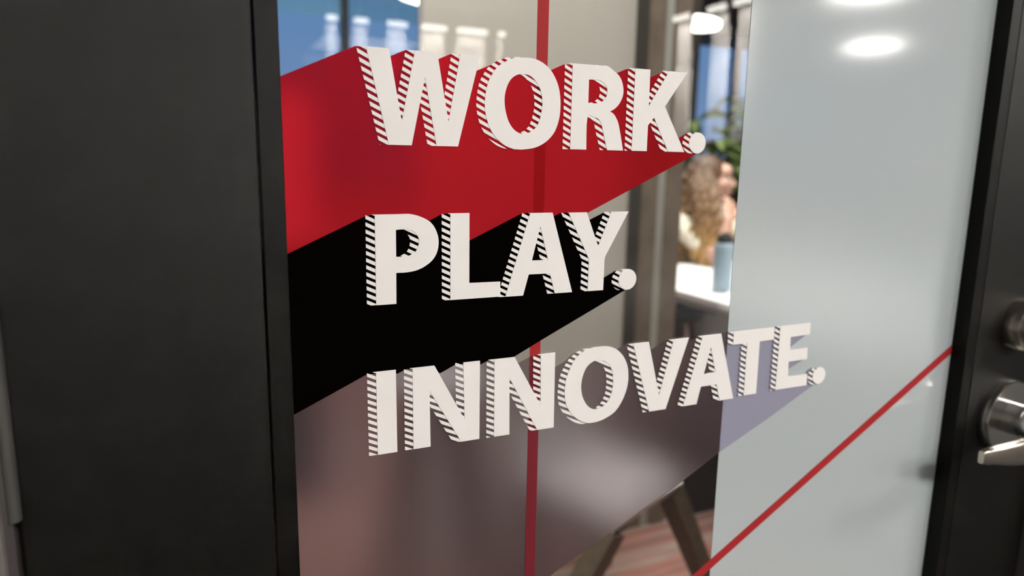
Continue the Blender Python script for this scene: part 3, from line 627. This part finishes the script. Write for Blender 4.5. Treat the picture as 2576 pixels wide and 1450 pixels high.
# potted plant
pl = tag(empty('potted_plant', (3.06, 3.05, 0)), 'tall leafy green plant in a grey pot behind the woman', 'plant')
bm = bmesh.new(); lathe(bm, [(0.13, 0), (0.17, 0.35), (0.18, 0.36), (0.165, 0.36), (0.15, 0.30)], 28); done('pot', bm, POT, pl, smooth=True)
bm = bmesh.new()
rnd = random.Random(5); tips = []
for k in range(9):
    a = rnd.uniform(0, 6.28); r = rnd.uniform(0.05, 0.26); h = rnd.uniform(1.05, 1.62)
    pts = [(0.03 * math.cos(a), 0.03 * math.sin(a), 0.30), (0.3 * r * math.cos(a), 0.3 * r * math.sin(a), h * 0.6), (r * math.cos(a), r * math.sin(a), h)]
    tube(bm, pts, lambda u: 0.010 - 0.006 * u, 6); tips.append(pts)
done('stem', bm, STEM, pl)
lme = None
for k in range(150):
    st = tips[k % 9]; f = rnd.uniform(0.15, 1.0); p = Vector(st[1]).lerp(Vector(st[2]), f)
    if lme is None:
        bm = bmesh.new(); rows = []
        for i in range(7):
            u = i / 6; w = 0.048 * math.sin(math.pi * (u ** 0.8)) + 0.002; z = 0.03 * math.sin(u * math.pi) - 0.03 * u * u
            rows.append([bm.verts.new((0.17 * u, -w, z + 0.012)), bm.verts.new((0.17 * u, 0, z)), bm.verts.new((0.17 * u, w, z + 0.012))])
        for i in range(6):
            for j in range(2): bm.faces.new((rows[i][j], rows[i + 1][j], rows[i + 1][j + 1], rows[i][j + 1]))
        bmesh.ops.solidify(bm, geom=bm.faces[:], thickness=0.0015)
        lme = bpy.data.meshes.new('leaf'); bm.to_mesh(lme); bm.free(); lme.materials.append(LEAF)
    o = bpy.data.objects.new('leaf', lme); COL.objects.link(o); o.parent = pl; o.location = p
    o.rotation_euler = (rnd.uniform(-0.6, 0.6), rnd.uniform(-0.5, 0.6), rnd.uniform(0, 6.28)); q = rnd.uniform(0.7, 1.25); o.scale = (q, q, q)
# navy screen behind the plant
ns = tag(empty('divider_screen', (4.02, 3.95, 0)), 'narrow navy fabric screen standing behind the woman at the edge of the frosted film', 'screen')
box('fabric_panel', (-0.12, -0.03, 0.10), (0.12, 0.03, 1.50), NAVY, ns, 0.01)
for s_ in (-1, 1): box('foot', (s_ * 0.09 - 0.02, -0.16, 0), (s_ * 0.09 + 0.02, 0.16, 0.10), DARKPOST, ns, 0.004)

# ================================================================ the woman at the far table
HIP = Vector((2.34, 2.58, 0))
def ball(bm, c, r, sc=(1, 1, 1), rot=None, seg=20):
    mt = Matrix.Translation(c) @ (rot.to_4x4() if rot else Matrix.Identity(4)) @ Matrix.Diagonal((r * sc[0], r * sc[1], r * sc[2], 1))
    bmesh.ops.create_uvsphere(bm, u_segments=seg, v_segments=seg // 2 + 2, radius=1, matrix=mt)
def limb(bm, pts, rads):
    for i in range(len(pts) - 1):
        a, b = Vector(pts[i]), Vector(pts[i + 1]); n = max(3, int((b - a).length / 0.02))
        prism(bm, a, b, rads[i], rads[i + 1], 14); 
        ball(bm, a, rads[i], seg=14)
    ball(bm, Vector(pts[-1]), rads[-1], seg=14)
def oval(bm, pts, rads, wide):
    """torso sections: stack of flattened balls"""
    for i in range(len(pts) - 1):
        a, b = Vector(pts[i]), Vector(pts[i + 1])
        for k in range(5):
            u = k / 4; ball(bm, a.lerp(b, u), 1.0, (rads[i][0] * (1 - u) + rads[i + 1][0] * u, rads[i][1] * (1 - u) + rads[i + 1][1] * u, 0.07), seg=20)
def remesh(name, bm, m, voxel, parent, smooth_n=6):
    me = bpy.data.meshes.new('tmp'); bm.to_mesh(me); bm.free()
    o = bpy.data.objects.new('tmp', me); COL.objects.link(o)
    r = o.modifiers.new('r', 'REMESH'); r.mode = 'VOXEL'; r.voxel_size = voxel; r.use_smooth_shade = True
    sm = o.modifiers.new('s', 'SMOOTH'); sm.iterations = smooth_n; sm.factor = 0.5
    dg = bpy.context.evaluated_depsgraph_get(); dg.update()
    me2 = bpy.data.meshes.new_from_object(o.evaluated_get(dg)); me2.name = name
    bpy.data.objects.remove(o); bpy.data.meshes.remove(me)
    for p in me2.polygons: p.use_smooth = True
    me2.materials.clear()
    return link(name, me2, m, parent)
woman = tag(empty('person', (HIP.x, HIP.y, 0)), 'woman in a cream top with long curly fair hair, elbows on the far table', 'person')
def L(p): return Vector(p) - Vector((HIP.x, HIP.y, 0))
HC = L((2.385, 2.385, 1.130))                       # centre of the head
HEADROT = Matrix.Rotation(math.radians(-36), 3, 'Z')   # the face looks along +X turned towards the door
def H(x, y, z): return HC + HEADROT @ Vector((x, y, z))
bm = bmesh.new()
oval(bm, [L((2.34, 2.58, 0.53)), L((2.34, 2.55, 0.66)), L((2.350, 2.49, 0.80)), L((2.362, 2.445, 0.92))], [(0.165, 0.120), (0.130, 0.100), (0.140, 0.105), (0.150, 0.090)], 0)
limb(bm, [L((2.365, 2.43, 0.945)), L((2.372, 2.405, 1.04))], [0.058, 0.050])       # neck
SR, SLf = L((2.205, 2.43, 0.945)), L((2.53, 2.43, 0.945))
limb(bm, [L((2.33, 2.44, 0.955)), SR], [0.06, 0.052]); limb(bm, [L((2.40, 2.44, 0.955)), SLf], [0.06, 0.052])
ER, WR, KR = L((2.225, 2.100, 0.779)), L((2.272, 2.120, 0.960)), L((2.305, 2.150, 1.005))
EL, WL, KL = L((2.57, 2.18, 0.785)), L((2.42, 2.02, 0.775)), L((2.36, 1.985, 0.765))
limb(bm, [SR, ER], [0.050, 0.038]); limb(bm, [ER, WR], [0.037, 0.025])
limb(bm, [SLf, EL], [0.050, 0.038]); limb(bm, [EL, WL], [0.037, 0.025])
# hands: palm, four curled fingers and a thumb from the side of the palm
def hand(w, k, side, up):
    d = (k - w).normalized(); s = d.cross(up).normalized() * side; n = s.cross(d).normalized() * side
    pc = w + d * 0.045
    for q in (-0.026, -0.009, 0.009, 0.026): limb(bm, [w + d * 0.01 + s * q * 0.6, w + d * 0.085 + s * q], [0.015, 0.0115])
    for q, ln in ((-0.030, 0.062), (-0.010, 0.076), (0.010, 0.080), (0.030, 0.070)):
        b = w + d * 0.085 + s * q; m1 = b + d * ln * 0.5 - n * 0.010; m2 = m1 + d * ln * 0.33 - n * 0.020; limb(bm, [b, m1, m2], [0.0098, 0.0090, 0.0075])
    t0 = w + d * 0.025 + s * 0.025; t1 = t0 + d * 0.025 + s * 0.026; limb(bm, [t0, t1, t1 + d * 0.030 + s * 0.008 - n * 0.008], [0.014, 0.011, 0.009])
hand(WR, KR, 1, Vector((0, -1, 0.2))); hand(WL, KL, -1, Vector((0, 0, 1)))
# legs: right knee swung out to the left of the picture
HR, HL = L((2.25, 2.55, 0.53)), L((2.43, 2.55, 0.53)); NR, NL = L((1.985, 2.185, 0.575)), L((2.45, 2.12, 0.545)); FR, FL = L((2.03, 2.30, 0.075)), L((2.46, 2.22, 0.075))
limb(bm, [HR, NR], [0.088, 0.056]); limb(bm, [NR, NR.lerp(FR, 0.35), FR], [0.055, 0.054, 0.034]); limb(bm, [HL, NL], [0.088, 0.056]); limb(bm, [NL, NL.lerp(FL, 0.35), FL], [0.055, 0.054, 0.034])
for F_, dx in ((FR, -0.03), (FL, 0.02)): limb(bm, [F_ + Vector((0, 0.03, -0.035)), F_ + Vector((dx, -0.13, -0.052))], [0.034, 0.024])
# head: skull, jaw, brow, nose, lips, ears
ball(bm, H(-0.012, 0, 0.022), 1, (0.098, 0.076, 0.090)); ball(bm, H(0.032, 0, -0.030), 1, (0.060, 0.058, 0.075)); ball(bm, H(0.058, 0, -0.083), 1, (0.028, 0.028, 0.024))
ball(bm, H(0.052, 0, 0.045), 1, (0.040, 0.056, 0.040)); ball(bm, H(0.052, 0.034, -0.018), 1, (0.032, 0.026, 0.030)); ball(bm, H(0.052, -0.034, -0.018), 1, (0.032, 0.026, 0.030))
limb(bm, [H(0.088, 0, 0.020), H(0.110, 0, -0.020)], [0.010, 0.0125]); ball(bm, H(0.098, 0.009, -0.024), 0.010, seg=12); ball(bm, H(0.098, -0.009, -0.024), 0.010, seg=12)
ball(bm, H(0.082, 0, -0.050), 1, (0.014, 0.024, 0.010)); ball(bm, H(0.080, 0, -0.060), 1, (0.014, 0.021, 0.010))
for s_ in (-1, 1): ball(bm, H(-0.010, s_ * 0.076, -0.005), 1, (0.018, 0.009, 0.030), seg=12)
remesh('body', bm, SKIN, 0.0058, woman, 5)
for s_ in (-1, 1):
    bm = bmesh.new(); ball(bm, H(0.0745, s_ * 0.031, 0.004), 0.0105, seg=14); e = done('eye', bm, EYEW, woman, smooth=True)
    bm = bmesh.new(); ball(bm, H(0.0800, s_ * 0.0315, 0.004), 0.0064, seg=12); done('iris', bm, EYED, e, smooth=True)
    bm = bmesh.new(); tube(bm, [H(0.088, s_ * 0.012, 0.026), H(0.090, s_ * 0.030, 0.031), H(0.078, s_ * 0.050, 0.026)], lambda u: 0.0035 - 0.0015 * u, 6); done('eyebrow', bm, HAIR, woman)
bm = bmesh.new(); ball(bm, H(0.089, 0, -0.0515), 1, (0.010, 0.021, 0.0055), seg=14); ball(bm, H(0.087, 0, -0.0600), 1, (0.010, 0.018, 0.006), seg=14); done('lips', bm, LIPS, woman, smooth=True)
# clothes
bm = bmesh.new()
oval(bm, [L((2.34, 2.565, 0.60)), L((2.34, 2.545, 0.68)), L((2.350, 2.49, 0.80)), L((2.362, 2.445, 0.90))], [(0.150, 0.118), (0.146, 0.116), (0.154, 0.120), (0.160, 0.104)], 0)
limb(bm, [L((2.30, 2.44, 0.940)), SR + Vector((0, 0, -0.004)), SR.lerp(ER, 0.62)], [0.066, 0.066, 0.058]); limb(bm, [L((2.43, 2.44, 0.940)), SLf + Vector((0, 0, -0.004)), SLf.lerp(EL, 0.62)], [0.066, 0.066, 0.058])
remesh('top', bm, CREAM, 0.008, woman, 6)
bm = bmesh.new()
oval(bm, [L((2.34, 2.585, 0.52)), L((2.34, 2.565, 0.63))], [(0.182, 0.135), (0.150, 0.120)], 0)
limb(bm, [HR, HR.lerp(NR, 0.5)], [0.098, 0.082]); limb(bm, [HL, HL.lerp(NL, 0.5)], [0.098, 0.082])
remesh('shorts', bm, SHORTS, 0.009, woman, 5)
for F_, dx in ((FR, -0.03), (FL, 0.02)):
    bm = bmesh.new(); limb(bm, [F_ + Vector((0, 0.035, -0.030)), F_ + Vector((dx, -0.14, -0.046))], [0.043, 0.029]); done('shoe', bm, SHORTS, woman, smooth=True)
# hair: a cap over the skull and long wavy locks
bm = bmesh.new()
ball(bm, H(-0.028, 0, 0.036), 1, (0.100, 0.088, 0.092), seg=28)
rh = random.Random(11)
for k in range(120):
    a = rh.uniform(math.radians(80), math.radians(268))            # around the head, the face left free
    el = rh.uniform(-0.1, 0.85); ca, sa = math.cos(a), math.sin(a)
    root = Vector((-0.022 + 0.096 * ca * math.cos(el), 0.084 * sa * math.cos(el), 0.030 + 0.090 * math.sin(el)))
    out = Vector((ca, sa, 0)); ln = rh.uniform(0.30, 0.46) if sa < 0.2 else rh.uniform(0.22, 0.34)
    ph = rh.uniform(0, 6.28); am = rh.uniform(0.008, 0.020); fr = rh.uniform(3.0, 5.0); spread = rh.uniform(0.02, 0.085)
    pts = []
    for i in range(17):
        u = i / 16; w = am * min(1, u * 4)
        p = root + out * (spread * math.sin(min(1, u * 1.6) * 1.57)) + Vector((0.01 - 0.06 * u * (1 if sa > -0.3 else 0.1), -0.03 * u if sa < 0 else 0, -ln * u))
        p += Vector((w * math.sin(fr * 6.28 * u + ph), w * math.cos(fr * 6.28 * u + ph), 0))
        pts.append(H(*p))
    tube(bm, pts, lambda u: 0.0115 * (1 - 0.65 * u ** 2), 8)
for k in range(60):                                                   # locks falling in front of the near shoulder
    a = rh.uniform(math.radians(205), math.radians(272)); ca, sa = math.cos(a), math.sin(a); el = rh.uniform(-0.1, 0.6)
    root = Vector((-0.022 + 0.096 * ca * math.cos(el), 0.084 * sa * math.cos(el), 0.030 + 0.090 * math.sin(el)))
    ln = rh.uniform(0.35, 0.46); ph = rh.uniform(0, 6.28); am = rh.uniform(0.010, 0.020); fr = rh.uniform(3.0, 5.0); fan = rh.uniform(-0.02, 0.05); pts = []
    for i in range(17):
        u = i / 16; w = am * min(1, u * 4)
        p = root + Vector((fan * u + 0.055 * u, -0.150 * math.sin(min(1, u * 1.6) * 1.57) - 0.075 * u, -ln * u)) + Vector((w * math.sin(fr * 6.28 * u + ph), w * math.cos(fr * 6.28 * u + ph), 0)); pts.append(H(*p))
    tube(bm, pts, lambda u: 0.0115 * (1 - 0.65 * u ** 2), 8)
for k in range(16):                                                   # a lock blown back to the left
    ph = rh.uniform(0, 6.28); pts = []
    for i in range(13):
        u = i / 12; p = Vector((-0.07 - 0.150 * u, -0.04 + rh.uniform(-0.004, 0.004) + 0.02 * math.sin(ph), 0.055 - 0.16 * u * u - 0.02 * math.cos(ph) - 0.02 * u)); w = 0.012 * u
        p += Vector((w * math.sin(24 * u + ph), w * math.cos(24 * u + ph), 0.01 * math.sin(18 * u + ph))); pts.append(H(*p))
    tube(bm, pts, lambda u: 0.011 * (1 - 0.6 * u), 8)
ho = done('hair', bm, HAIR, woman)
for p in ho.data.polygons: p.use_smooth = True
# stool that carries her
st = tag(empty('stool', (2.34, 2.60, 0)), 'plain dark stool under the seated woman', 'stool')
bm = bmesh.new(); lathe(bm, [(0.16, 0.395), (0.175, 0.40), (0.175, 0.425), (0.16, 0.432)], 30); done('seat', bm, BLACKM, st, smooth=True)
for k in range(4):
    a = math.radians(45 + 90 * k); bm = bmesh.new(); prism(bm, (0.11 * math.cos(a), 0.11 * math.sin(a), 0.396), (0.17 * math.cos(a), 0.17 * math.sin(a), 0.001), 0.014, 0.011, 10); done('leg', bm, DARKPOST, st)
